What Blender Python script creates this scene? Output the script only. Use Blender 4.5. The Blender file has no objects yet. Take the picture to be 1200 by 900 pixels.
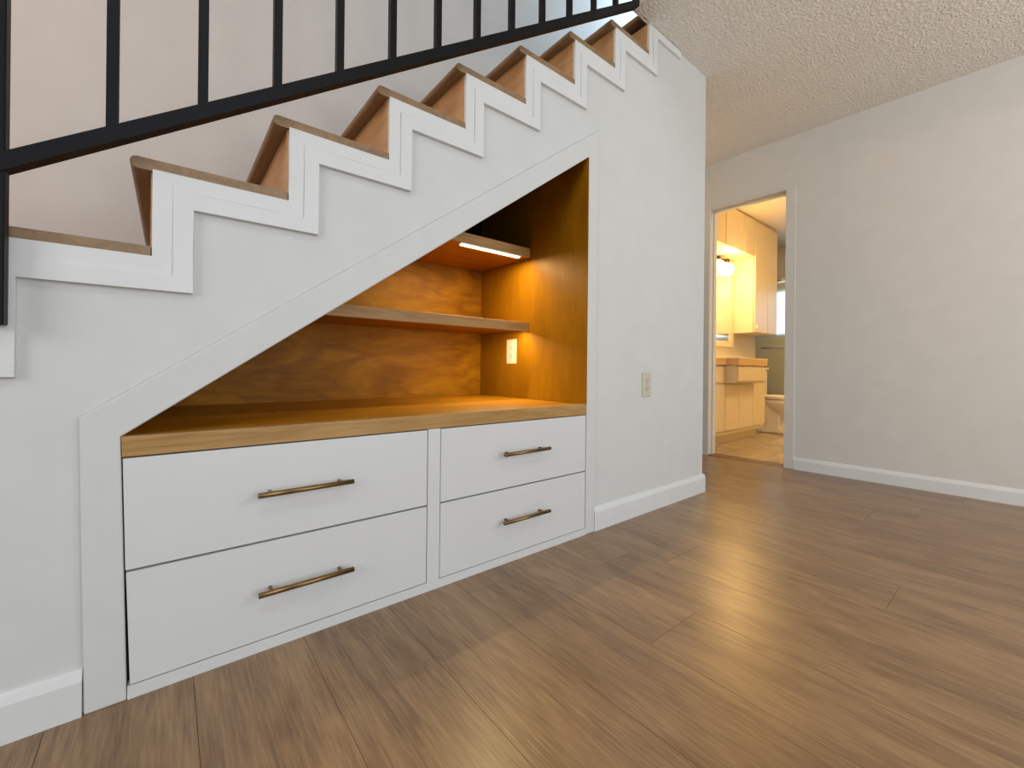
import bpy, bmesh, math, random
from mathutils import Vector, Matrix
from mathutils.geometry import tessellate_polygon

S = bpy.context.scene
COL = S.collection

# ------------------------------------------------------------------ camera
FPX = 492.278
cam_d = bpy.data.cameras.new('camera')
cam_d.sensor_fit = 'HORIZONTAL'
cam_d.sensor_width = 36.0
cam_d.lens = FPX / 1200 * 36.0
cam_d.shift_x = 16.040 / 1200
cam_d.shift_y = -19.222 / 1200
cam_d.clip_start = 0.02
cam = bpy.data.objects.new('camera', cam_d)
COL.objects.link(cam)
_f = Vector((0.617764570, 0.786362898, 0.000574055))
_r = Vector((0.78631924, -0.61773766, 0.01011135))
_u = Vector((-0.00830581, 0.00579505, 0.99994871))
M = Matrix.Identity(4)
for i in range(3):
    M[i][0] = _r[i]; M[i][1] = _u[i]; M[i][2] = -_f[i]
M[0][3], M[1][3], M[2][3] = 0.0, -1.2002, 0.71586
cam.matrix_world = M
S.camera = cam

# ------------------------------------------------------------------ world, lights, exposure
W = bpy.data.worlds.new('sky'); S.world = W
W.use_nodes = True
W.node_tree.nodes['Background'].inputs[0].default_value = (0.50, 0.70, 1.0, 1)
W.node_tree.nodes['Background'].inputs[1].default_value = 1.2
S.view_settings.view_transform = 'Standard'
S.view_settings.look = 'None'
S.view_settings.exposure = -0.15
S.view_settings.gamma = 1.0
S.view_settings.use_curve_mapping = False

def area(name, loc, target, sx, sy, power, col):
    l = bpy.data.lights.new(name, 'AREA'); l.shape = 'RECTANGLE'
    l.size = sx; l.size_y = sy; l.energy = power; l.color = col
    o = bpy.data.objects.new(name, l); COL.objects.link(o)
    o.location = loc
    o.rotation_euler = (Vector(target) - Vector(loc)).to_track_quat('-Z', 'Y').to_euler()
    return o
# daylight through the patio opening behind the photographer and the windows out of frame
area('patio_daylight', (1.3, -4.45, 1.25), (1.2, 0, 1.25), 3.0, 2.1, 60, (0.90, 0.96, 1.0))
area('left_window_daylight', (-2.7, -1.9, 1.7), (0.5, -1.5, 1.2), 1.8, 1.4, 50, (0.94, 0.97, 1.0))
area('loft_window_daylight', (-0.4, -2.6, 4.3), (0.2, 0.3, 1.2), 2.2, 1.0, 30, (0.92, 0.96, 1.0))
area('landing_window_daylight', (3.35, 0.35, 3.9), (1.2, 0.9, 2.9), 0.9, 0.9, 26, (0.55, 0.78, 1.0))
area('stair_foot_fill', (-1.9, 0.25, 2.9), (-0.4, 0.95, 1.2), 0.3, 0.3, 22, (1.0, 0.52, 0.24))  # added warm fill that tints the stairwell wall, no known lamp there

def point(name, loc, power, col, rad):
    l = bpy.data.lights.new(name, 'POINT'); l.energy = power; l.color = col; l.shadow_soft_size = rad
    o = bpy.data.objects.new(name, l); COL.objects.link(o); o.location = loc
    return o
point('hall_fill', (3.0, 0.7, 2.0), 2.5, (1.0, 0.72, 0.42), 0.08)  # added fill to warm the hallway ceiling, not a known fixture
point('room_fill', (2.3, -2.5, 1.7), 42, (1.0, 0.93, 0.84), 0.15)  # unseen fill light added to brighten the ceiling

# ------------------------------------------------------------------ materials
def mat(name):
    m = bpy.data.materials.new(name); m.use_nodes = True
    return m, m.node_tree.nodes, m.node_tree.links, m.node_tree.nodes['Principled BSDF']
def lin(c):
    return tuple(((v/255)/12.92 if v/255 <= 0.04045 else ((v/255+0.055)/1.055)**2.4) for v in c) + (1,)

def simple(name, col, rough=0.5, metal=0.0, **kw):
    m, N, L, B = mat(name)
    B.inputs['Base Color'].default_value = lin(col)
    B.inputs['Roughness'].default_value = rough
    B.inputs['Metallic'].default_value = metal
    for k, v in kw.items(): B.inputs[k].default_value = v
    # faint procedural unevenness so nothing is perfectly flat
    tc = N.new('ShaderNodeTexCoord'); n = N.new('ShaderNodeTexNoise'); n.inputs['Scale'].default_value = 60
    b = N.new('ShaderNodeBump'); b.inputs['Strength'].default_value = 0.03; b.inputs['Distance'].default_value = 0.001
    L.new(tc.outputs['Object'], n.inputs['Vector']); L.new(n.outputs['Fac'], b.inputs['Height']); L.new(b.outputs['Normal'], B.inputs['Normal'])
    return m

def paint(name, col, rough=0.6, scale=120, strength=0.15, dist=0.001, mottle=0.02):
    m, N, L, B = mat(name)
    tc = N.new('ShaderNodeTexCoord')
    n = N.new('ShaderNodeTexNoise'); n.inputs['Scale'].default_value = scale; n.inputs['Detail'].default_value = 4
    n2 = N.new('ShaderNodeTexNoise'); n2.inputs['Scale'].default_value = 9; n2.inputs['Detail'].default_value = 3
    L.new(tc.outputs['Object'], n.inputs['Vector']); L.new(tc.outputs['Object'], n2.inputs['Vector'])
    b = N.new('ShaderNodeBump'); b.inputs['Strength'].default_value = strength; b.inputs['Distance'].default_value = dist
    L.new(n.outputs['Fac'], b.inputs['Height'])
    b2 = N.new('ShaderNodeBump'); b2.inputs['Strength'].default_value = 0.12; b2.inputs['Distance'].default_value = 0.006
    L.new(n2.outputs['Fac'], b2.inputs['Height']); L.new(b.outputs['Normal'], b2.inputs['Normal'])
    L.new(b2.outputs['Normal'], B.inputs['Normal'])
    r = N.new('ShaderNodeValToRGB'); c = lin(col)
    r.color_ramp.elements[0].position = 0.3; r.color_ramp.elements[1].position = 0.7
    r.color_ramp.elements[0].color = tuple(v*(1-mottle) for v in c[:3]) + (1,)
    r.color_ramp.elements[1].color = tuple(min(1, v*(1+mottle)) for v in c[:3]) + (1,)
    L.new(n2.outputs['Fac'], r.inputs['Fac']); L.new(r.outputs['Color'], B.inputs['Base Color'])
    B.inputs['Roughness'].default_value = rough
    return m

def wood(name, cols, axis='X', stretch=14, scale=5, rough=0.4, ring=0.5, bump=0.15, fine=0.35, coat=0.0, spec=0.5):
    """cols: dark, mid, light; axis = grain direction."""
    m, N, L, B = mat(name)
    tc = N.new('ShaderNodeTexCoord'); mp = N.new('ShaderNodeMapping')
    sc = [stretch]*3; sc['XYZ'.index(axis)] = 1.0
    mp.inputs['Scale'].default_value = sc
    L.new(tc.outputs['Object'], mp.inputs['Vector'])
    n1 = N.new('ShaderNodeTexNoise'); n1.inputs['Scale'].default_value = scale*0.35; n1.inputs['Detail'].default_value = 3; n1.inputs['Distortion'].default_value = 0.6
    L.new(mp.outputs['Vector'], n1.inputs['Vector'])
    # growth-ring contours out of a smooth noise
    mul = N.new('ShaderNodeMath'); mul.operation = 'MULTIPLY'; mul.inputs[1].default_value = 9
    fr = N.new('ShaderNodeMath'); fr.operation = 'PINGPONG'; fr.inputs[1].default_value = 1.0
    L.new(n1.outputs['Fac'], mul.inputs[0]); L.new(mul.outputs[0], fr.inputs[0])
    mp2 = N.new('ShaderNodeMapping'); sc2 = [stretch*6]*3; sc2['XYZ'.index(axis)] = 2.0
    mp2.inputs['Scale'].default_value = sc2
    L.new(tc.outputs['Object'], mp2.inputs['Vector'])
    n2 = N.new('ShaderNodeTexNoise'); n2.inputs['Scale'].default_value = scale; n2.inputs['Detail'].default_value = 6
    L.new(mp2.outputs['Vector'], n2.inputs['Vector'])
    n3 = N.new('ShaderNodeTexNoise'); n3.inputs['Scale'].default_value = 2.2; n3.inputs['Detail'].default_value = 4
    L.new(tc.outputs['Object'], n3.inputs['Vector'])
    a = N.new('ShaderNodeMix'); a.inputs[0].default_value = ring
    L.new(n3.outputs['Fac'], a.inputs[2]); L.new(fr.outputs[0], a.inputs[3])
    c = N.new('ShaderNodeMix'); c.inputs[0].default_value = fine
    L.new(a.outputs[0], c.inputs[2]); L.new(n2.outputs['Fac'], c.inputs[3])
    r = N.new('ShaderNodeValToRGB')
    e = r.color_ramp.elements
    e[0].position = 0.2; e[0].color = lin(cols[0]); e[1].position = 0.8; e[1].color = lin(cols[2])
    x = e.new(0.5); x.color = lin(cols[1])
    L.new(c.outputs[0], r.inputs['Fac']); L.new(r.outputs['Color'], B.inputs['Base Color'])
    bp = N.new('ShaderNodeBump'); bp.inputs['Strength'].default_value = bump; bp.inputs['Distance'].default_value = 0.001
    L.new(n2.outputs['Fac'], bp.inputs['Height']); L.new(bp.outputs['Normal'], B.inputs['Normal'])
    B.inputs['Roughness'].default_value = rough
    B.inputs['Specular IOR Level'].default_value = spec
    B.inputs['Coat Weight'].default_value = coat; B.inputs['Coat Roughness'].default_value = 0.3
    return m

M_WALL = paint('white_wall_paint', (206, 207, 204), 0.6, 90, 0.2)
M_WALLR = paint('warm_white_wall_paint', (208, 205, 198), 0.6, 90, 0.2)
M_STAIRW = paint('stairwell_wall_paint', (203, 199, 193), 0.65, 90, 0.2)
M_TRIM = paint('white_trim_gloss', (216, 217, 215), 0.4, 40, 0.08)
M_CAB = paint('white_cabinet_lacquer', (212, 213, 211), 0.38, 30, 0.03, mottle=0.005)
M_BLACK = simple('black_powder_coat', (5, 5, 8), 0.5, **{'Specular IOR Level': 0.25})
M_VOIDSHADE = simple('black_void_shade', (3, 3, 3), 0.95, **{'Specular IOR Level': 0.1})  # near-black colour standing in for the shade under the stairs
M_GAP = simple('dark_carcass', (14, 12, 12), 0.8)
M_BRASS = simple('brushed_bronze', (138, 114, 76), 0.34, 1.0)
M_TREAD = wood('maple_tread', ((118, 92, 64), (142, 114, 82), (158, 130, 98)), 'Y', 10, 5, 0.42, 0.35, 0.1)
M_RISER = wood('oak_riser', ((172, 130, 82), (190, 148, 98), (202, 162, 112)), 'Y', 10, 5, 0.42, 0.35, 0.1)
M_COUNTER = wood('golden_oak_counter', ((140, 104, 56), (172, 134, 80), (190, 154, 102)), 'X', 12, 5, 0.42, 0.35, 0.12, spec=0.25)
M_AMBER = wood('amber_stained_board', ((132, 80, 6), (164, 108, 10), (184, 128, 18)), 'X', 10, 5, 0.42, 0.3, 0.08, spec=0.3)
M_PLYX = wood('amber_plywood_across', ((100, 56, 3), (150, 98, 8), (186, 130, 16)), 'X', 3, 6, 0.5, 0.25, 0.05, 0.25, spec=0.15)
M_PLYZ = wood('amber_plywood_upright', ((120, 74, 5), (148, 100, 8), (168, 118, 14)), 'Z', 5, 4, 0.45, 0.15, 0.05, 0.3, spec=0.2)
M_IVORY = simple('ivory_plastic', (196, 190, 170), 0.4)
M_WPLAST = simple('white_plastic', (235, 228, 210), 0.4)
M_SLOT = simple('outlet_slot', (60, 54, 44), 0.6)
M_CREAM = paint('cream_cabinet_paint', (238, 222, 192), 0.35, 20, 0.05)
M_BWALL = paint('bathroom_wall_paint', (225, 214, 190), 0.5, 60, 0.1)
M_CERAM = simple('white_ceramic', (240, 236, 226), 0.12)
M_TILEC = simple('peach_counter_tile', (226, 190, 140), 0.15)
M_CHROME = simple('chrome', (220, 220, 220), 0.12, 1.0)
M_MIRROR = simple('mirror_glass', (240, 240, 240), 0.02, 1.0)
M_FROST = simple('frosted_glass', (236, 240, 230), 0.24, 0.0, **{'Transmission Weight': 0.85, 'IOR': 1.2})
M_BRONZE = simple('dark_bronze', (70, 48, 28), 0.4, 1.0)
M_THRESH = wood('threshold_wood', ((96, 66, 40), (122, 86, 54), (140, 104, 70)), 'Y', 12, 5, 0.4)

# textured ceiling
def ceiling_mat():
    m, N, L, B = mat('sprayed_texture_ceiling')
    tc = N.new('ShaderNodeTexCoord')
    n = N.new('ShaderNodeTexNoise'); n.inputs['Scale'].default_value = 75; n.inputs['Detail'].default_value = 2; n.inputs['Roughness'].default_value = 0.55
    v = N.new('ShaderNodeTexVoronoi'); v.inputs['Scale'].default_value = 110; v.feature = 'SMOOTH_F1'
    L.new(tc.outputs['Object'], n.inputs['Vector']); L.new(tc.outputs['Object'], v.inputs['Vector'])
    r = N.new('ShaderNodeValToRGB'); r.color_ramp.elements[0].position = 0.46; r.color_ramp.elements[1].position = 0.60
    L.new(n.outputs['Fac'], r.inputs['Fac'])
    mx = N.new('ShaderNodeMix'); mx.inputs[0].default_value = 0.55
    L.new(r.outputs['Color'], mx.inputs[2]); L.new(v.outputs['Distance'], mx.inputs[3])
    b = N.new('ShaderNodeBump'); b.inputs['Strength'].default_value = 1.0; b.inputs['Distance'].default_value = 0.007
    L.new(mx.outputs[0], b.inputs['Height']); L.new(b.outputs['Normal'], B.inputs['Normal'])
    B.inputs['Base Color'].default_value = lin((238, 231, 220)); B.inputs['Roughness'].default_value = 0.9
    return m
M_CEIL = ceiling_mat()

def floor_mat():
    m, N, L, B = mat('oak_plank_floor')
    tc = N.new('ShaderNodeTexCoord')
    at = N.new('ShaderNodeAttribute'); at.attribute_name = 'plank'
    # per plank offset of the grain
    off = N.new('ShaderNodeVectorMath'); off.operation = 'MULTIPLY'; off.inputs[1].default_value = (37, 19, 53)
    add = N.new('ShaderNodeVectorMath'); add.operation = 'ADD'
    L.new(at.outputs['Color'], off.inputs[0]); L.new(off.outputs[0], add.inputs[0]); L.new(tc.outputs['Object'], add.inputs[1])
    mp = N.new('ShaderNodeMapping'); mp.inputs['Scale'].default_value = (8, 1.5, 8)
    L.new(add.outputs[0], mp.inputs['Vector'])
    n1 = N.new('ShaderNodeTexNoise'); n1.inputs['Scale'].default_value = 1.2; n1.inputs['Detail'].default_value = 2.5; n1.inputs['Distortion'].default_value = 0.5
    L.new(mp.outputs['Vector'], n1.inputs['Vector'])
    mul = N.new('ShaderNodeMath'); mul.operation = 'MULTIPLY'; mul.inputs[1].default_value = 9
    fr = N.new('ShaderNodeMath'); fr.operation = 'PINGPONG'; fr.inputs[1].default_value = 1.0
    L.new(n1.outputs['Fac'], mul.inputs[0]); L.new(mul.outputs[0], fr.inputs[0])
    mp2 = N.new('ShaderNodeMapping'); mp2.inputs['Scale'].default_value = (190, 12, 190)
    L.new(add.outputs[0], mp2.inputs['Vector'])
    n2 = N.new('ShaderNodeTexNoise'); n2.inputs['Scale'].default_value = 1.0; n2.inputs['Detail'].default_value = 5
    L.new(mp2.outputs['Vector'], n2.inputs['Vector'])
    n3 = N.new('ShaderNodeTexNoise'); n3.inputs['Scale'].default_value = 0.9; n3.inputs['Detail'].default_value = 2
    L.new(mp.outputs['Vector'], n3.inputs['Vector'])
    a = N.new('ShaderNodeMix'); a.inputs[0].default_value = 0.24
    L.new(n3.outputs['Fac'], a.inputs[2]); L.new(fr.outputs[0], a.inputs[3])
    c = N.new('ShaderNodeMix'); c.inputs[0].default_value = 0.5
    L.new(a.outputs[0], c.inputs[2]); L.new(n2.outputs['Fac'], c.inputs[3])
    r = N.new('ShaderNodeValToRGB'); e = r.color_ramp.elements
    e[0].position = 0.34; e[0].color = lin((106, 80, 52)); e[1].position = 0.67; e[1].color = lin((156, 125, 87))
    x = e.new(0.5); x.color = lin((133, 104, 71))
    L.new(c.outputs[0], r.inputs['Fac'])
    # per plank tone
    hs = N.new('ShaderNodeHueSaturation'); sp = N.new('ShaderNodeSeparateColor')
    L.new(at.outputs['Color'], sp.inputs[0])
    mr = N.new('ShaderNodeMapRange'); mr.inputs[3].default_value = 0.96; mr.inputs[4].default_value = 1.04
    L.new(sp.outputs[0], mr.inputs[0]); L.new(mr.outputs[0], hs.inputs['Value'])
    L.new(r.outputs['Color'], hs.inputs['Color']); L.new(hs.outputs[0], B.inputs['Base Color'])
    b = N.new('ShaderNodeBump'); b.inputs['Strength'].default_value = 0.5; b.inputs['Distance'].default_value = 0.0012
    L.new(c.outputs[0], b.inputs['Height']); L.new(b.outputs['Normal'], B.inputs['Normal'])
    B.inputs['Roughness'].default_value = 0.31; B.inputs['Specular IOR Level'].default_value = 0.7
    return m
M_FLOOR = floor_mat()

def tile_mat():
    m, N, L, B = mat('beige_marble_tile')
    tc = N.new('ShaderNodeTexCoord')
    br = N.new('ShaderNodeTexBrick'); br.offset = 0.5
    br.inputs['Scale'].default_value = 1.0; br.inputs['Brick Width'].default_value = 0.6; br.inputs['Row Height'].default_value = 0.3
    br.inputs['Mortar Size'].default_value = 0.004
    br.inputs['Color1'].default_value = lin((214, 200, 172)); br.inputs['Color2'].default_value = lin((200, 184, 154)); br.inputs['Mortar'].default_value = lin((170, 156, 130))
    n = N.new('ShaderNodeTexNoise'); n.inputs['Scale'].default_value = 6; n.inputs['Detail'].default_value = 8; n.inputs['Distortion'].default_value = 1.5
    L.new(tc.outputs['Object'], br.inputs['Vector']); L.new(tc.outputs['Object'], n.inputs['Vector'])
    r = N.new('ShaderNodeValToRGB'); r.color_ramp.elements[0].position = 0.35; r.color_ramp.elements[0].color = (0.72, 0.70, 0.66, 1)
    r.color_ramp.elements[1].position = 0.65; r.color_ramp.elements[1].color = (1, 1, 1, 1)
    L.new(n.outputs['Fac'], r.inputs['Fac'])
    mx = N.new('ShaderNodeMix'); mx.data_type = 'RGBA'; mx.blend_type = 'MULTIPLY'; mx.inputs[0].default_value = 1
    L.new(br.outputs['Color'], mx.inputs[6]); L.new(r.outputs['Color'], mx.inputs[7])
    L.new(mx.outputs[2], B.inputs['Base Color']); B.inputs['Roughness'].default_value = 0.12
    return m
M_TILE = tile_mat()

def emit(name, col, strength):
    m, N, L, B = mat(name)
    B.inputs['Base Color'].default_value = (0.9, 0.9, 0.85, 1)
    B.inputs['Emission Color'].default_value = col
    B.inputs['Emission Strength'].default_value = strength
    return m
M_LED = emit('warm_led_diffuser', (1.0, 0.72, 0.30, 1), 9)
M_GLOBE = emit('lit_opal_glass', (1.0, 0.78, 0.42, 1), 4)

# ------------------------------------------------------------------ mesh helpers
BASE = {}
def new(): return bmesh.new()
def box(bm, x0, x1, y0, y1, z0, z1, bev=0.0, seg=1, mi=0):
    vs = [bm.verts.new((x, y, z)) for x in (x0, x1) for y in (y0, y1) for z in (z0, z1)]
    F = [(0,1,3,2), (4,6,7,5), (0,4,5,1), (2,3,7,6), (0,2,6,4), (1,5,7,3)]
    fs = [bm.faces.new([vs[i] for i in f]) for f in F]
    for f in fs: f.material_index = mi
    if bev:
        es = list({e for f in fs for e in f.edges})
        bmesh.ops.bevel(bm, geom=es, offset=bev, segments=seg, profile=0.5, affect='EDGES')
def prism(bm, loops, a0, a1, axis='Y', fn=None):
    """extrude polygon (outer loop + holes, 2-D) between a0 and a1 along axis."""
    def P(p, a):
        if axis == 'Y': q = (p[0], a, p[1])
        elif axis == 'X': q = (a, p[0], p[1])
        else: q = (p[0], p[1], a)
        return fn(q) if fn else q
    l3 = [[Vector((p[0], p[1], 0)) for p in l] for l in loops]
    flat = [p for l in loops for p in l]
    tris = tessellate_polygon(l3)
    va = [bm.verts.new(P(p, a0)) for p in flat]; vb = [bm.verts.new(P(p, a1)) for p in flat]
    for t in tris:
        try:
            bm.faces.new([va[i] for i in t]); bm.faces.new([vb[i] for i in reversed(t)])
        except ValueError: pass
    k = 0
    for l in loops:
        n = len(l)
        for i in range(n):
            j = (i+1) % n
            bm.faces.new([va[k+i], va[k+j], vb[k+j], vb[k+i]])
        k += n
def cyl(bm, p0, p1, r, n=16, r1=None, caps=True):
    p0 = Vector(p0); p1 = Vector(p1); d = (p1-p0).normalized()
    a = d.orthogonal().normalized(); b = d.cross(a)
    r1 = r if r1 is None else r1
    A = [bm.verts.new(p0 + (a*math.cos(t)+b*math.sin(t))*r) for t in [2*math.pi*i/n for i in range(n)]]
    Bv = [bm.verts.new(p1 + (a*math.cos(t)+b*math.sin(t))*r1) for t in [2*math.pi*i/n for i in range(n)]]
    for i in range(n):
        f = bm.faces.new([A[i], A[(i+1) % n], Bv[(i+1) % n], Bv[i]]); f.smooth = True
    if caps: bm.faces.new(list(reversed(A))); bm.faces.new(Bv)
def lathe(bm, c, prof, n=24, sx=1.0, sy=1.0):
    """prof: list of (r, z) revolved about z at c."""
    rings = []
    for r, z in prof:
        rings.append([bm.verts.new((c[0]+r*sx*math.cos(2*math.pi*i/n), c[1]+r*sy*math.sin(2*math.pi*i/n), c[2]+z)) for i in range(n)])
    for a, b in zip(rings, rings[1:]):
        for i in range(n):
            f = bm.faces.new([a[i], a[(i+1) % n], b[(i+1) % n], b[i]]); f.smooth = True
    if prof[0][0] > 1e-6: bm.faces.new(list(reversed(rings[0])))
    if prof[-1][0] > 1e-6: bm.faces.new(rings[-1])
def tube(bm, pts, r, n=10):
    pts = [Vector(p) for p in pts]; rings = []
    for i, p in enumerate(pts):
        d = (pts[min(i+1, len(pts)-1)] - pts[max(i-1, 0)]).normalized()
        a = d.cross(Vector((0.1, 1, 0.05))).normalized(); b = d.cross(a)
        rings.append([bm.verts.new(p + (a*math.cos(t)+b*math.sin(t))*r) for t in [2*math.pi*k/n for k in range(n)]])
    for a, b in zip(rings, rings[1:]):
        for i in range(n):
            f = bm.faces.new([a[i], a[(i+1) % n], b[(i+1) % n], b[i]]); f.smooth = True
    bm.faces.new(list(reversed(rings[0]))); bm.faces.new(rings[-1])

def obj(name, bm, m, parent=None, mats=None):
    bmesh.ops.remove_doubles(bm, verts=bm.verts, dist=1e-6)
    bmesh.ops.recalc_face_normals(bm, faces=bm.faces)
    if parent is not None: o0 = BASE[parent.name]
    else:
        xs = [v.co for v in bm.verts]
        o0 = Vector(((min(v.x for v in xs)+max(v.x for v in xs))/2, (min(v.y for v in xs)+max(v.y for v in xs))/2, min(v.z for v in xs)))
    for v in bm.verts: v.co -= o0
    me = bpy.data.meshes.new(name); bm.to_mesh(me); bm.free()
    for x in (mats or [m]): me.materials.append(x)
    o = bpy.data.objects.new(name, me); COL.objects.link(o)
    if parent is not None: o.parent = parent
    else: o.location = o0
    BASE[o.name] = o0
    return o
def thing(name, label, cat, loc, group=None):
    o = bpy.data.objects.new(name, None); o.empty_display_size = 0.1; COL.objects.link(o)
    o.location = loc; BASE[o.name] = Vector(loc)
    return tag(o, label, cat, group)
def tag(o, label, cat, group=None):
    o['label'] = label; o['category'] = cat
    if group: o['group'] = group
    return o
def struct(name, bm, m, mats=None):
    o = obj(name, bm, m, mats=mats); o['kind'] = 'structure'; return o
def bx(*a, **k):
    bm = new(); box(bm, *a, **k); return bm

# ------------------------------------------------------------------ measured layout (metres)
SX, SZ, T, R = -0.0305, 0.9524, 0.2714, 0.18993      # first visible step corner, run, rise
XE = 2.477                                           # free end of the stair wall
HC = 2.44                                            # ceiling
CW = 0.012                                           # casing thickness
YB = 0.95                                            # far stairwell wall
NL_T, NL_B, NR = -0.078, -0.064, 1.4205              # niche left (top / bottom), right
ZT, ZBM, ZM, Z0 = 0.562, 0.519, 0.2745, 0.028        # counter top / underside, drawer joints
APEX = 1.630

# ---- floor: planks run towards the wall (Y), joints where the photo shows them
def build_floor():
    rnd = random.Random(7)
    bm = new(); lay = bm.loops.layers.float_color.new('plank')
    PX, PW, LEN, g, ch = 0.7568, 0.23524, 1.52, 0.0004, 0.0003
    known = {1: -0.588, 3: -0.363, 4: -0.93, 0: -1.62, 2: -1.75, -1: -1.4, -2: -1.2, 5: 0.25, -3: -1.45, -4: -1.3, -5: -1.4, -6: -1.25}
    x_end, k = 3.64, -16
    while True:
        x0 = PX + k*PW; x1 = x0 + PW
        if x0 >= x_end: break
        j = known.get(k, rnd.uniform(-1.4, 0))
        y = j - math.ceil((j + 4.6)/LEN)*LEN
        while y < 1.15:
            ya, yb = max(y, -4.6), min(y+LEN, 1.15)
            col = (rnd.random(), rnd.random(), rnd.random(), 1)
            if yb - ya > 0.02:
                xa, xb = x0+g, min(x1, x_end)-g
                n0 = len(bm.faces)
                vs = [bm.verts.new(p) for p in ((xa, ya+g, -ch), (xb, ya+g, -ch), (xb, yb-g, -ch), (xa, yb-g, -ch))]
                vt = [bm.verts.new(p) for p in ((xa+ch, ya+g+ch, 0), (xb-ch, ya+g+ch, 0), (xb-ch, yb-g-ch, 0), (xa+ch, yb-g-ch, 0))]
                vd = [bm.verts.new((v.co.x, v.co.y, -0.01)) for v in vs]
                fs = [bm.faces.new(vt)]
                for i in range(4):
                    jn = (i+1) % 4
                    fs.append(bm.faces.new([vs[i], vs[jn], vt[jn], vt[i]]))
                    fs.append(bm.faces.new([vd[i], vd[jn], vs[jn], vs[i]]))
                for f in fs:
                    for lp in f.loops: lp[lay] = col
            y += LEN
        k += 1
    box(bm, -3.0, 3.64, -4.6, 1.15, -0.05, -0.006, mi=1)
    o = obj('floor', bm, None, mats=[M_FLOOR, M_GAP]); o['kind'] = 'structure'
build_floor()

# ---- the stair side wall with its zigzag top and the slanted niche opening
def zig(k0, k1, dx=0.0, dz=0.0):
    """corner list of the step profile from riser k0 to riser k1 (bottom, top pairs)."""
    out = []
    for k in range(k0, k1+1):
        out.append((SX+T*k+dx, SZ+R*k+dz)); out.append((SX+T*k+dx, SZ+R*(k+1)+dz))
    return out
prof = [p for p in zig(-5, 7)]
prof[0] = (prof[0][0], 0.0)
top = prof[:-1] + [(SX+T*7, HC)]
outer = top + [(XE, HC), (XE, 0.0)]
def open_z(x): return ZT + (x-NL_T)*(APEX-ZT)/(NR-NL_T)
hole = [(NL_B, 0.0005), (NL_T, ZT), (NR, APEX), (NR, 0.0005)]
# the opening reaches the floor behind the drawers' plinth: keep the plinth part of the cabinet
outer2 = top + [(XE, HC), (XE, 0.0), (NR, 0.0), (NR, APEX), (NL_T, ZT), (NL_B, 0.0)]
bm = new(); prism(bm, [outer2], 0.0, 0.02)
# closet end wall and its return
box(bm, XE-0.1, XE, 0.02, YB, 0.0, HC)
struct('wall_front', bm, M_WALL)

# slanted casing round the niche (left leg, slanted head, right leg)
cas_o = [(-0.129, 0.0), (-0.141, 0.606), (1.487, 1.771), (1.478, 0.0)]
bm = new()
prism(bm, [[(-0.129, 0.0), (-0.141, 0.606), (1.487, 1.771), (1.478, 0.0), (NR, 0.0), (NR, APEX), (NL_T, ZT), (NL_B, 0.0)]], -CW, 0.001)
es = [e for e in bm.edges if all(abs(v.co.y+CW) < 1e-5 for v in e.verts) and len(e.link_faces) == 2 and any(abs(f.normal.y) < 0.5 for f in e.link_faces)]
bmesh.ops.recalc_face_normals(bm, faces=bm.faces)
o = struct('trim_1', bm, M_WALL)
md = o.modifiers.new('soft', 'BEVEL'); md.width = 0.003; md.segments = 2; md.limit_method = 'ANGLE'; md.angle_limit = math.radians(60)

# zigzag skirt board under the treads: thin board plus a thicker outer band
def skirt(d0, d1, y0, y1, bm, ztop=HC-0.002, xend=2.168):
    up = []   # upper edge at offset d0, lower edge at offset d1 (down/right)
    lo = []
    for k in range(-5, 9):
        up.append((SX+T*k+d0, SZ+R*k-d0)); up.append((SX+T*k+d0, SZ+R*(k+1)-d0))
        lo.append((SX+T*k+d1, SZ+R*k-d1)); lo.append((SX+T*k+d1, SZ+R*(k+1)-d1))
    # individual pieces: vertical and horizontal boards mitred at the corners
    for k in range(-4, 9):
        # horizontal board below tread k-1 (between riser k-1 and riser k)
        xa0, xb0 = SX+T*(k-1), SX+T*k
        z = SZ+R*k
        hz = [(xa0+d0, z-d0), (xb0+d0, z-d0), (xb0+d1, z-d1), (xa0+d1, z-d1)]
        vt = [(xb0+d0, z-d0), (xb0+d0, z+R-d0), (xb0+d1, z+R-d1), (xb0+d1, z-d1)]
        for poly in (hz, vt):
            poly = clip(poly, ztop, xend)
            if len(poly) >= 3: prism(bm, [poly], y0, y1)
def clip(poly, zmax, xmax):
    for ax, lim in ((1, zmax), (0, xmax)):
        out = []
        for i in range(len(poly)):
            a, b = poly[i], poly[(i+1) % len(poly)]
            ia, ib = a[ax] <= lim, b[ax] <= lim
            if ia: out.append(a)
            if ia != ib:
                t = (lim-a[ax])/(b[ax]-a[ax])
                out.append((a[0]+t*(b[0]-a[0]), a[1]+t*(b[1]-a[1])))
        poly = out
        if len(poly) < 3: return []
    return poly
bm = new()
skirt(0.0, 0.0735, -0.011, 0.0005, bm)
skirt(0.036, 0.0735, -0.0138, -0.011, bm)
o = struct('trim_2', bm, M_TRIM)
md = o.modifiers.new('soft', 'BEVEL'); md.width = 0.0016; md.segments = 2; md.limit_method = 'ANGLE'; md.angle_limit = math.radians(50)

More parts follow.
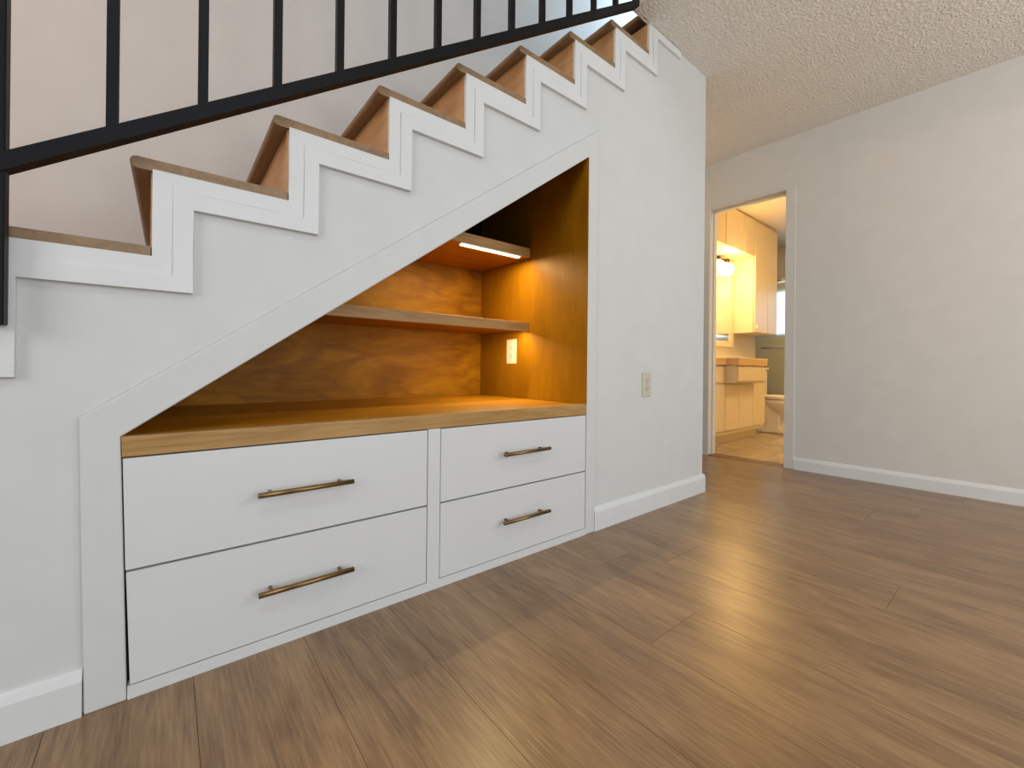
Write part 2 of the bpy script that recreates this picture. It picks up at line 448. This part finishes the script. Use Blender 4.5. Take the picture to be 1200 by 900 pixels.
# baseboards
def base_prof(h=0.098, t=0.014):
    return [(0, 0), (-t, 0), (-t, h-0.022), (-t*0.6, h-0.006), (-t*0.35, h), (0, h)]
def base_x(name, x0, x1, y=0.0, m=M_TRIM, h=0.098):
    bm = new(); prism(bm, [[(y+p[0], p[1]) for p in base_prof(h)]], x0, x1, 'X'); struct(name, bm, m)
base_x('baseboard_left', -1.388, -0.1325, h=0.094)
bm = new()
prism(bm, [[(p[0], p[1]) for p in base_prof(0.104)]], 1.4795, XE+0.012, 'X')
prism(bm, [[(XE-p[0], p[1]) for p in base_prof(0.104)]], -0.004, YB, 'Y')
struct('baseboard_front', bm, M_TRIM)

# ---- stairwell far wall, outer walls, ceilings
struct('wall_back', bx(-3.0, 3.7, YB, YB+0.12, 0, 4.9), M_STAIRW)
struct('wall_left', bx(-3.1, -3.0, -4.6, YB+0.12, 0, 4.9), M_WALLR)
bm = new(); prism(bm, [[(-3.0, 0), (3.75, 0), (3.75, 4.9), (-3.0, 4.9)], [(-0.8, 0.02), (-0.8, 2.35), (2.6, 2.35), (2.6, 0.02)]], -4.72, -4.6); struct('wall_behind', bm, M_WALLR)
bm = new(); box(bm, 1.736, 3.75, -4.6, 0.0, HC, HC+0.22); box(bm, XE-0.05, 3.75, 0.0, YB, HC, HC+0.22)
struct('ceiling', bm, M_CEIL)
struct('ceiling_upper', bx(-3.1, 3.75, -4.72, YB+0.12, 4.9, 5.0), M_WALLR)

# ---- door wall (very slightly out of square), casing, jamb
XD, ROT = 3.5842, 0.03766
def dw(p): return (p[0] - ROT*p[1], p[1], p[2])
DY0, DY1, DZ = -0.066, 0.476, 2.052
bm = new()
prism(bm, [[(-4.6, 0), (-4.6, HC), (1.15, HC), (1.15, 0), (DY1+0.02, 0), (DY1+0.02, DZ+0.02), (DY0-0.02, DZ+0.02), (DY0-0.02, 0)]], XD, XD+0.115, 'X', dw)
struct('wall_right', bm, M_WALLR)
struct('wall_upper', bx(XD-0.0, XD+0.12, -4.6, YB, HC+0.22, 4.9), M_WALLR)
bm = new()
# casing on the room side
cw = 0.062
prism(bm, [[(DY0-cw, 0), (DY0-cw, DZ+0.012), (DY1+cw, DZ+0.012), (DY1+cw, 0), (DY1, 0), (DY1, DZ), (DY0, DZ), (DY0, 0)]], XD-0.011, XD+0.001, 'X', dw)
# jamb liner with a stop bead
prism(bm, [[(DY0-0.02, 0), (DY0-0.02, DZ+0.02), (DY1+0.02, DZ+0.02), (DY1+0.02, 0), (DY1, 0), (DY1, DZ), (DY0, DZ), (DY0, 0)]], XD+0.001, XD+0.118, 'X', dw)
prism(bm, [[(DY0, 0), (DY0, DZ), (DY1, DZ), (DY1, 0), (DY1-0.011, 0), (DY1-0.011, DZ-0.011), (DY0+0.011, DZ-0.011), (DY0+0.011, 0)]], XD+0.045, XD+0.08, 'X', dw)
o = struct('door_1', bm, M_WALLR)
md = o.modifiers.new('soft', 'BEVEL'); md.width = 0.002; md.segments = 2; md.limit_method = 'ANGLE'
bm = new()
prism(bm, [[(XD+p[0], p[1]) for p in base_prof(0.088)]], -4.6, DY0-cw, 'Y', dw)
prism(bm, [[(XD+p[0], p[1]) for p in base_prof(0.088)]], DY1+cw, 1.0, 'Y', dw)
struct('baseboard_right', bm, M_TRIM)
bm = new(); prism(bm, [[(XD-0.02, 0.0), (XD-0.005, 0.009), (XD+0.10, 0.009), (XD+0.125, 0.0)]], DY0, DY1, 'Y', dw)
struct('trim_3', bm, M_THRESH)

# ---- inside of the niche and the dark space under the stairs
def soff(x): return open_z(x) + 0.16
def soff(x): return open_z(x) + 0.16
bm = new(); prism(bm, [[(-0.15, ZT-0.03), (NR+0.002, ZT-0.03), (NR+0.002, 1.29), (0.74, 1.29), (-0.15, soff(-0.15)-0.001)]], 0.771, 0.785); struct('wall_niche_back', bm, M_PLYX)
bm = new(); box(bm, NR-0.003, NR+0.016, 0.0202, 0.771, ZT+0.001, 1.88); box(bm, NR-0.003, NR+0.001, -CW+0.0006, 0.0202, ZT+0.001, open_z(NR-0.003)); struct('wall_niche_right', bm, M_PLYZ)
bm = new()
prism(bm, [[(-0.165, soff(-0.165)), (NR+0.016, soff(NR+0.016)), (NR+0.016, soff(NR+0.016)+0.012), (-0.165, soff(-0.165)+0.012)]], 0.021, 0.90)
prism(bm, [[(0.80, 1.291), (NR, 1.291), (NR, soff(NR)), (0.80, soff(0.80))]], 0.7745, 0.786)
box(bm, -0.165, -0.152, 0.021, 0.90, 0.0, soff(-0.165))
struct('niche_void_shade', bm, M_VOIDSHADE)  # added panels closing the void, its darkness put into their colour

# ---- staircase
st = thing('staircase', 'wooden staircase of pale treads and risers climbing right behind the white wall', 'staircase', (SX-5*T, 0.47, 0.0))
for k in range(-5, 9):
    x0 = SX+T*k; zt = SZ+R*(k+1)
    # tread k sits on riser k and runs to riser k+1
    bm = new(); th, nose, r = 0.026, 0.038, 0.012
    yf = -0.0105
    lim = XE-0.1 if k == 8 else SX+T*(k+1)-0.002
    y1 = YB-0.001
    if zt + 0.02 > HC-0.01: yf = 0.022
    pts = [(lim, zt-0.004), (lim, zt+0.021)]
    for i in range(9):
        a = math.pi/2 + math.pi*i/8
        pts.append((x0-nose+r+math.cos(a)*r, zt+0.0085+math.sin(a)*0.0125))
    if yf < 0:   # the tread end laps the wall edge, its back part rests on the wall skin
        prism(bm, [pts], yf, y1)
    else:
        prism(bm, [pts], yf, y1)
    o = obj('tread', bm, M_TREAD, st)
    bm = new(); box(bm, x0-0.003, x0+0.013, 0.001 if k <= 7 else 0.022, y1, zt-R+0.021 if k > -5 else 0.0, zt-0.004 if k != 7 else HC-0.002)
    obj('riser', bm, M_RISER, st)

# ---- black iron stair railing
rl = thing('stair_railing', 'black iron stair railing with thin square balusters and sloping bottom rail', 'railing', (-0.25, -0.03, 0.788))
def rz(x): return 1.263 + 0.6905*x
YR = -0.033
sl = 0.6905
bm = new(); prism(bm, [[(-1.35, rz(-1.35)), (1.725, rz(1.725)), (1.725, rz(1.725)-0.034), (-1.35, rz(-1.35)-0.034)]], YR-0.016, YR+0.016)
obj('bottom_rail', bm, M_BLACK, rl)
bm = new(); prism(bm, [[(-1.35, rz(-1.35)+0.80), (1.725, rz(1.725)+0.80), (1.725, rz(1.725)+0.765), (-1.35, rz(-1.35)+0.765)]], YR-0.022, YR+0.022)
obj('top_rail', bm, M_BLACK, rl)
for i in range(-7, 13):
    x = -0.094 + 0.1508*i
    if abs(x+0.25) < 0.03: continue
    h = 0.0095
    bm = new(); box(bm, x-h, x+h, YR-h, YR+h, rz(x)-0.008, rz(x)+0.772); obj('baluster', bm, M_BLACK, rl)
bm = new(); box(bm, -0.268, -0.236, -0.046, -0.0166, 0.785, rz(-0.25)+0.79, bev=0.002); obj('newel_post', bm, M_BLACK, rl)
bm = new(); box(bm, -1.382, -1.35, -0.046, -0.014, 0.0, rz(-1.36)+0.80, bev=0.002); obj('newel_post', bm, M_BLACK, rl)

# ---- built-in drawer cabinet
cb = thing('drawer_cabinet', 'white built-in four-drawer cabinet with bronze bar handles under the stairs', 'cabinet', (0.68, 0.3, 0))
G = 0.0027
XM0, XM1 = 0.6527, 0.6972
bm = new()
box(bm, NL_B+0.001, NR, -CW, 0.02, 0.0, Z0)                       # plinth rail, flush with the casing
box(bm, XM0, XM1, -CW, 0.02, Z0, ZBM-0.0015)                      # centre stile
obj('face_frame', bm, M_CAB, cb)
bm = new(); box(bm, -0.07, NR, 0.012, 0.60, 0.005, ZBM-0.002)
obj('carcass', bm, M_GAP, cb)
def handle(parent, xa, xb, z):
    bm = new(); y = -CW-0.032; r = 0.0066
    cyl(bm, (xa, y, z), (xb, y, z), r, 20)
    L = xb-xa
    for x in (xa+L*0.13, xb-L*0.13):
        cyl(bm, (x, -CW-0.001, z), (x, y, z), 0.0045, 14)
    obj('handle', bm, M_BRASS, parent)
def drawer(xa0, xa1, xb, z0, z1, h):
    """front panel; xa0/xa1 = left edge at bottom/top (the old wall is not quite plumb)"""
    bm = new()
    prism(bm, [[(xa0+G, z0+G), (xa1+G, z1-G), (xb-G, z1-G), (xb-G, z0+G)]], -CW, 0.010)
    d = obj('drawer', bm, M_CAB, cb)
    md = d.modifiers.new('soft', 'BEVEL'); md.width = 0.0008; md.segments = 2; md.limit_method = 'ANGLE'
    handle(d, *h)
def xl(z): return NL_B + (NL_T-NL_B)*z/ZT
drawer(xl(ZM), xl(ZBM), XM0, ZM, ZBM-0.001, (0.174, 0.405, 0.399))
drawer(xl(Z0)+0.003, xl(ZM)+0.001, XM0, Z0, ZM, (0.177, 0.408, 0.156))
drawer(XM1, XM1, NR-0.003, ZM, ZBM-0.001, (0.942, 1.169, 0.406))
drawer(XM1, XM1, NR-0.003, Z0, ZM, (0.942, 1.171, 0.163))

# counter, shelves, light bar
ct = thing('countertop', 'amber wooden countertop with pale oak front edge on the white drawer cabinet', 'countertop', (0.67, 0.38, ZBM))
bm = new()
prism(bm, [[(xl(ZBM)+0.0015, ZBM), (NL_T+0.001, ZT), (NR-0.001, ZT+0.001), (NR-0.001, ZBM)]], -CW, 0.0208)
obj('front_edge', bm, M_COUNTER, ct)
obj('panel', bx(-0.149, NR-0.004, 0.021, 0.770, ZBM, ZT), M_AMBER, ct)
sh = thing('shelf', 'short upper wooden shelf with the glowing light bar under it', 'shelf', (1.1, 0.56, 1.268))
obj('front_edge', bx(0.78, NR-0.004, 0.354, 0.372, 1.268, 1.313, bev=0.001), M_COUNTER, sh)
obj('panel', bx(0.78, NR-0.004, 0.372, 0.770, 1.269, 1.312), M_AMBER, sh)
sh = thing('shelf', 'long lower wooden shelf halfway above the countertop, outlet below its right end', 'shelf', (0.84, 0.56, 0.8985))
obj('front_edge', bx(0.26, NR-0.004, 0.361, 0.373, 0.8985, 0.9435, bev=0.001), M_COUNTER, sh)
obj('panel', bx(0.26, NR-0.004, 0.373, 0.770, 0.9095, 0.943), M_AMBER, sh)
lb = thing('light_bar', 'slim glowing warm light bar fixed under the upper niche shelf', 'lamp', (1.18, 0.38, 1.268))
obj('housing', bx(1.008, 1.362, 0.3555, 0.375, 1.262, 1.268), M_WPLAST, lb)
obj('diffuser', bx(1.012, 1.350, 0.3565, 0.374, 1.2565, 1.262, bev=0.001), M_LED, lb)
LEDC = (1.0, 0.76, 0.38)
la = area('light_bar_glow', (1.181, 0.365, 1.2555), (1.181, 0.40, 0.0), 0.33, 0.016, 5.0, LEDC)
la.parent = lb; la.matrix_parent_inverse = Matrix.Translation(lb.location).inverted()
lb2 = thing('light_bar', 'warm light bar tucked behind the front edge of the lower niche shelf', 'lamp', (1.18, 0.38, 0.9035))
obj('housing', bx(1.02, 1.395, 0.3735, 0.392, 0.9065, 0.9095), M_WPLAST, lb2)
obj('diffuser', bx(1.03, 1.385, 0.375, 0.390, 0.9035, 0.9065), M_LED, lb2)
la = area('light_bar_glow', (1.21, 0.3825, 0.9025), (1.21, 0.45, 0.0), 0.34, 0.016, 2.6, LEDC)
la.parent = lb2; la.matrix_parent_inverse = Matrix.Translation(lb2.location).inverted()

# outlets
def outlet(name, label, c, w, h, face, m):
    """face '-Y' or '-X'"""
    t = thing(name, label, 'outlet', c)
    def P(a0, a1, d0, d1, z0, z1, **k):
        b = new()
        if face == '-Y': box(b, c[0]+a0, c[0]+a1, c[1]-d1, c[1]-d0, c[2]+z0, c[2]+z1, **k)
        else: box(b, c[0]-d1, c[0]-d0, c[1]+a0, c[1]+a1, c[2]+z0, c[2]+z1, **k)
        return b
    obj('cover_plate', P(-w/2, w/2, 0, 0.006, -h/2, h/2, bev=0.003, seg=2), m, t)
    for s in (-1, 1):
        zc = s*h*0.17
        b = new()
        n = 20; r = w*0.20
        ring = [(math.cos(2*math.pi*i/n)*r, max(-r*0.8, min(r*0.8, math.sin(2*math.pi*i/n)*r))) for i in range(n)]
        if face == '-Y': prism(b, [[(c[0]+p[0], c[2]+zc+p[1]) for p in ring]], c[1]-0.0075, c[1]-0.004, 'Y')
        else: prism(b, [[(c[1]+p[0], c[2]+zc+p[1]) for p in ring]], c[0]-0.0075, c[0]-0.004, 'X')
        rc = obj('receptacle', b, M_IVORY if m is M_IVORY else M_WPLAST, t)
        b = new()
        for a in (-0.0065, 0.0065):
            q = P(a-0.0012, a+0.0012, 0.007, 0.0079, zc-0.002, zc+0.007); 
            me = bpy.data.meshes.new('t'); q.to_mesh(me); b.from_mesh(me); q.free(); bpy.data.meshes.remove(me)
        q = P(-0.0025, 0.0025, 0.007, 0.0079, zc-0.011, zc-0.0055)
        me = bpy.data.meshes.new('t'); q.to_mesh(me); b.from_mesh(me); q.free(); bpy.data.meshes.remove(me)
        # slots are a sub-part of the receptacle
        o0 = BASE[t.name]
        sl_ = obj('slots', b, M_SLOT, t); sl_.parent = rc; BASE[rc.name] = o0
    b = new()
    if face == '-Y': cyl(b, (c[0], c[1]-0.005, c[2]), (c[0], c[1]-0.0072, c[2]), 0.003, 12)
    else: cyl(b, (c[0]-0.005, c[1], c[2]), (c[0]-0.0072, c[1], c[2]), 0.003, 12)
    obj('screw', b, M_CHROME, t)
outlet('electrical_outlet', 'ivory wall outlet on the white wall right of the niche', (1.887, 0.0, 0.639), 0.074, 0.122, '-Y', M_IVORY)
outlet('electrical_outlet', 'white outlet on the amber wooden side wall inside the niche', (NR, 0.493, 0.802), 0.078, 0.128, '-X', M_WPLAST)

# ------------------------------------------------------------------ bathroom beyond the door
BX0, BX1, BY0, BY1 = 3.72, 6.75, -1.3, 1.0
struct('floor_bathroom', bx(3.64, BX1, BY0, BY1, -0.05, -0.002), M_TILE)
struct('ceiling_bathroom', bx(BX0-0.03, BX1+0.1, BY0-0.1, 1.45, HC, HC+0.1), M_BWALL)
bm = new(); box(bm, 3.70, 5.92, BY1, 1.45, 0, HC); box(bm, 5.92, BX1+0.1, 1.35, 1.45, 0, HC)
struct('wall_bathroom_left', bm, M_BWALL)
struct('wall_bathroom_right', bx(3.76, BX1+0.1, BY0-0.1, BY0, 0, HC), M_BWALL)
WY0, WY1, WZ0, WZ1 = -0.3, 1.30, 1.20, 1.86
bm = new(); prism(bm, [[(BY0, 0), (BY0, HC), (1.35, HC), (1.35, 0)], [(WY0, WZ0), (WY1, WZ0), (WY1, WZ1), (WY0, WZ1)]], BX1, BX1+0.1, 'X')
struct('wall_bathroom_far', bm, M_BWALL)
wn = struct('window_1', (lambda b: (prism(b, [[(WY0, WZ0), (WY1, WZ0), (WY1, WZ1), (WY0, WZ1)], [(WY0+0.035, WZ0+0.035), (WY1-0.035, WZ0+0.035), (WY1-0.035, WZ1-0.035), (WY0+0.035, WZ1-0.035)]], BX1+0.02, BX1+0.06, 'X'), b)[1])(new()), M_CHROME)
gb = new(); box(gb, BX1+0.036, BX1+0.042, WY0+0.035, WY1-0.035, WZ0+0.035, WZ1-0.035)
pn = obj('pane', gb, M_FROST, wn)
area('bathroom_window_daylight', (BX1+0.25, 0.5, 1.55), (5.0, 0.5, 1.4), 1.5, 0.6, 17, (0.42, 0.62, 1.0))

# vanity
vf, vx0, vx1 = 0.60, 3.745, 5.112
vn = thing('vanity_cabinet', 'cream bathroom vanity with flat doors and a protruding drawer section', 'cabinet', (4.43, 0.8, 0))
bm = new()
box(bm, vx0, vx1-0.004, vf+0.018, 0.998, 0.10, 0.762)
box(bm, 4.155, 4.80, 0.505, vf+0.018, 0.595, 0.762)
obj('body', bm, M_CREAM, vn)
obj('toe_kick', bx(vx0, vx1-0.02, vf+0.085, 0.99, 0.0, 0.10), M_CREAM, vn)
xs = [3.842, 4.157, 4.472, 4.80, 5.112]
for a, b_ in zip([vx0]+xs, xs):
    if b_-a < 0.12: continue
    obj('door', bx(a+0.004, b_-0.004, vf, vf+0.018, 0.138, 0.578, bev=0.004, seg=2), M_CREAM, vn)
obj('drawer', bx(vx0+0.01, 4.145, vf, vf+0.018, 0.60, 0.75, bev=0.004, seg=2), M_CREAM, vn)
obj('drawer', bx(4.168, 4.80, 0.487, 0.505, 0.612, 0.745, bev=0.004, seg=2), M_CREAM, vn)
obj('drawer', bx(4.81, vx1-0.004, vf, vf+0.018, 0.60, 0.75, bev=0.004, seg=2), M_CREAM, vn)
vt = thing('vanity_countertop', 'peach tiled bathroom counter lying on the cream vanity, sink set in', 'countertop', (4.43, 0.8, 0.763))
bm = new()
prism(bm, [[(vx0, 0.999), (vx0, vf-0.012), (4.142, vf-0.012), (4.142, 0.478), (4.815, 0.478), (4.815, vf-0.012), (vx1+0.012, vf-0.012), (vx1+0.012, 0.999)]], 0.764, 0.822, 'Z')
obj('tile_slab', bm, M_TILEC, vt)
bm = new()
prism(bm, [[(vx0, 0.999), (vx0, vf-0.016), (4.138, vf-0.016), (4.138, 0.474), (4.819, 0.474), (4.819, vf-0.016), (vx1+0.016, vf-0.016), (vx1+0.016, 0.999)]], 0.822, 0.834, 'Z')
obj('edge_tile', bm, M_CREAM, vt)
bm = new(); lathe(bm, (4.47, 0.73, 0.834), [(0.20, 0.0), (0.21, 0.008), (0.20, 0.012), (0.17, 0.006), (0.13, -0.0), (0.02, -0.001), (0.0, -0.001)], 28, 1.15, 0.8)
obj('sink', bm, M_CERAM, vt)
fc = thing('faucet', 'small chrome two-handle faucet on the vanity counter', 'faucet', (4.47, 0.94, 0.834))
bm = new(); box(bm, 4.37, 4.57, 0.925, 0.965, 0.8345, 0.85, bev=0.004, seg=2); obj('base', bm, M_CHROME, fc)
bm = new(); tube(bm, [(4.47, 0.945, 0.85), (4.47, 0.945, 0.89), (4.47, 0.93, 0.915), (4.47, 0.89, 0.92), (4.47, 0.85, 0.905), (4.47, 0.845, 0.89)], 0.011); obj('spout', bm, M_CHROME, fc)
for x in (4.39, 4.55):
    bm = new(); lathe(bm, (x, 0.945, 0.85), [(0.010, 0), (0.010, 0.02), (0.020, 0.026), (0.022, 0.038), (0.014, 0.045), (0.0, 0.046)], 14); obj('handle', bm, M_CHROME, fc)

# mirror and vanity light on the left bathroom wall
mr_ = thing('wall_mirror', 'large cream-framed mirror on the wall above the vanity', 'mirror', (4.5, 0.99, 0.985))
bm = new(); prism(bm, [[(3.78, 0.985), (5.205, 0.985), (5.205, 1.995), (3.78, 1.995)], [(3.85, 1.05), (5.13, 1.05), (5.13, 1.93), (3.85, 1.93)]], 0.975, 0.999)
obj('frame', bm, M_CREAM, mr_)
obj('glass', bx(3.85, 5.13, 0.985, 0.992, 1.05, 1.93), M_MIRROR, mr_)
vl = thing('vanity_light', 'glowing white-globe vanity light on a bronze bar above the mirror', 'lamp', (4.83, 0.95, 1.93))
bm = new(); box(bm, 4.52, 4.96, 0.955, 0.975, 1.93, 1.965, bev=0.003); obj('bar', bm, M_BRONZE, vl)
for x in (4.63, 4.84):
    bm = new(); cyl(bm, (x, 0.956, 1.947), (x, 0.90, 1.93), 0.012, 12); cyl(bm, (x, 0.90, 1.94), (x, 0.90, 1.905), 0.03, 16, 0.036); obj('socket', bm, M_BRONZE, vl)
    bm = new(); lathe(bm, (x, 0.90, 1.895), [(0.034, 0.0), (0.06, -0.015), (0.078, -0.05), (0.080, -0.08), (0.065, -0.115), (0.04, -0.135), (0.0, -0.14)], 24); obj('globe', bm, M_GLOBE, vl)
point('vanity_bulb_light', (4.74, 0.74, 1.76), 24, (1.0, 0.62, 0.23), 0.09)
area('bathroom_fill', (4.75, -0.7, 2.40), (4.75, -0.5, 0), 0.5, 0.5, 28, (1.0, 0.66, 0.27))  # extra unseen fill added to brighten the bathroom, no fixture behind it

# cabinets over the vanity and over the toilet
oc = thing('overhead_cabinet', 'cream overhead cabinet row above the vanity mirror up to the ceiling', 'cabinet', (4.48, 0.88, 2.0))
obj('body', bx(3.745, 5.22, 0.771, 0.998, 2.0, HC-0.002), M_CREAM, oc)
for a, b_ in ((3.76, 4.055), (4.065, 4.485), (4.495, 4.918), (4.928, 5.214)):
    obj('door', bx(a+0.003, b_-0.003, 0.753, 0.771, 2.005, HC-0.02, bev=0.003), M_CREAM, oc)
tcb = thing('hanging_cabinet', 'tall cream two-door cabinet hung on the wall above the toilet', 'cabinet', (5.55, 0.88, 1.15))
obj('body', bx(5.222, 5.895, 0.771, 0.998, 1.15, HC-0.002), M_CREAM, tcb)
for a, b_ in ((5.235, 5.594), (5.60, 5.89)):
    obj('door', bx(a+0.002, b_-0.002, 0.753, 0.771, 1.155, HC-0.03, bev=0.003), M_CREAM, tcb)
bm = new(); lathe(bm, (5.26, 0.742, 1.20), [(0.0, -0.012), (0.010, -0.008), (0.012, 0), (0.010, 0.03), (0.0, 0.034)], 12); obj('knob', bm, M_WPLAST, tcb)

# toilet against the left wall
tl = thing('toilet', 'white toilet standing beyond the vanity under the hanging cabinet', 'toilet', (5.52, 0.6, 0))
tx = 5.52
bm = new(); lathe(bm, (tx, 0.52, 0.0), [(0.115, 0.0), (0.118, 0.03), (0.10, 0.06), (0.085, 0.14), (0.10, 0.21), (0.15, 0.28), (0.185, 0.34), (0.19, 0.385), (0.17, 0.395), (0.14, 0.385), (0.08, 0.26), (0.0, 0.24)], 32, 0.98, 1.22)
box(bm, tx-0.10, tx+0.10, 0.56, 0.80, 0.0, 0.38, bev=0.02, seg=3); obj('bowl', bm, M_CERAM, tl)
bm = new(); lathe(bm, (tx, 0.53, 0.395), [(0.188, 0.0), (0.195, 0.008), (0.19, 0.018), (0.13, 0.018), (0.125, 0.0)], 32, 1.0, 1.22); obj('seat', bm, M_CERAM, tl)
bm = new(); lathe(bm, (tx, 0.53, 0.414), [(0.19, 0.0), (0.195, 0.006), (0.185, 0.018), (0.10, 0.024), (0.0, 0.025)], 32, 1.0, 1.22); obj('lid', bm, M_CERAM, tl)
bm = new(); box(bm, tx-0.21, tx+0.21, 0.79, 0.985, 0.40, 0.72, bev=0.02, seg=3); obj('tank', bm, M_CERAM, tl)
bm = new(); box(bm, tx-0.22, tx+0.22, 0.78, 0.99, 0.722, 0.755, bev=0.01, seg=2); obj('tank_lid', bm, M_CERAM, tl)

# tub and shower screen
tb = thing('bathtub', 'cream bathtub behind the frosted shower screen', 'bathtub', (6.35, 0.0, 0))
bm = new(); box(bm, 6.02, 6.745, BY0+0.01, 1.345, 0.0, 0.10)
prism(bm, [[(6.0, BY0+0.01), (6.745, BY0+0.01), (6.745, 1.345), (6.0, 1.345)], [(6.08, BY0+0.1), (6.67, BY0+0.1), (6.67, 1.245), (6.08, 1.245)]], 0.0, 0.40, 'Z'); obj('tub_shell', bm, M_CERAM, tb)
sc_ = thing('shower_screen', 'greenish frosted glass shower screen with towel bar, beyond the toilet', 'shower screen', (5.97, -0.1, 0.40))
obj('header_rail', bx(5.945, 5.99, BY0+0.005, 1.345, 1.815, 1.85), M_CHROME, sc_)
obj('bottom_rail', bx(5.998, 6.03, BY0+0.015, 1.34, 0.401, 0.42), M_CHROME, sc_)
obj('glass_panel', bx(5.962, 5.968, -0.05, 1.345, 0.405, 1.815), M_FROST, sc_)
obj('glass_panel', bx(5.975, 5.981, BY0+0.005, 0.05, 0.405, 1.815), M_FROST, sc_)
bm = new(); cyl(bm, (5.94, 0.0, 1.0), (5.94, 0.95, 1.0), 0.009, 12)
for y in (0.02, 0.93): cyl(bm, (5.94, y, 1.0), (5.962, y, 1.0), 0.008, 10)
obj('towel_bar', bm, M_CHROME, sc_)
# ceiling exhaust vent
ev = thing('exhaust_vent', 'dark round vent on the bathroom ceiling', 'vent', (5.33, 0.41, HC))
bm = new(); lathe(bm, (5.33, 0.38, HC), [(0.09, 0.0), (0.10, -0.008), (0.085, -0.02), (0.03, -0.035), (0.0, -0.036)], 24); obj('cover', bm, M_BRONZE, ev)
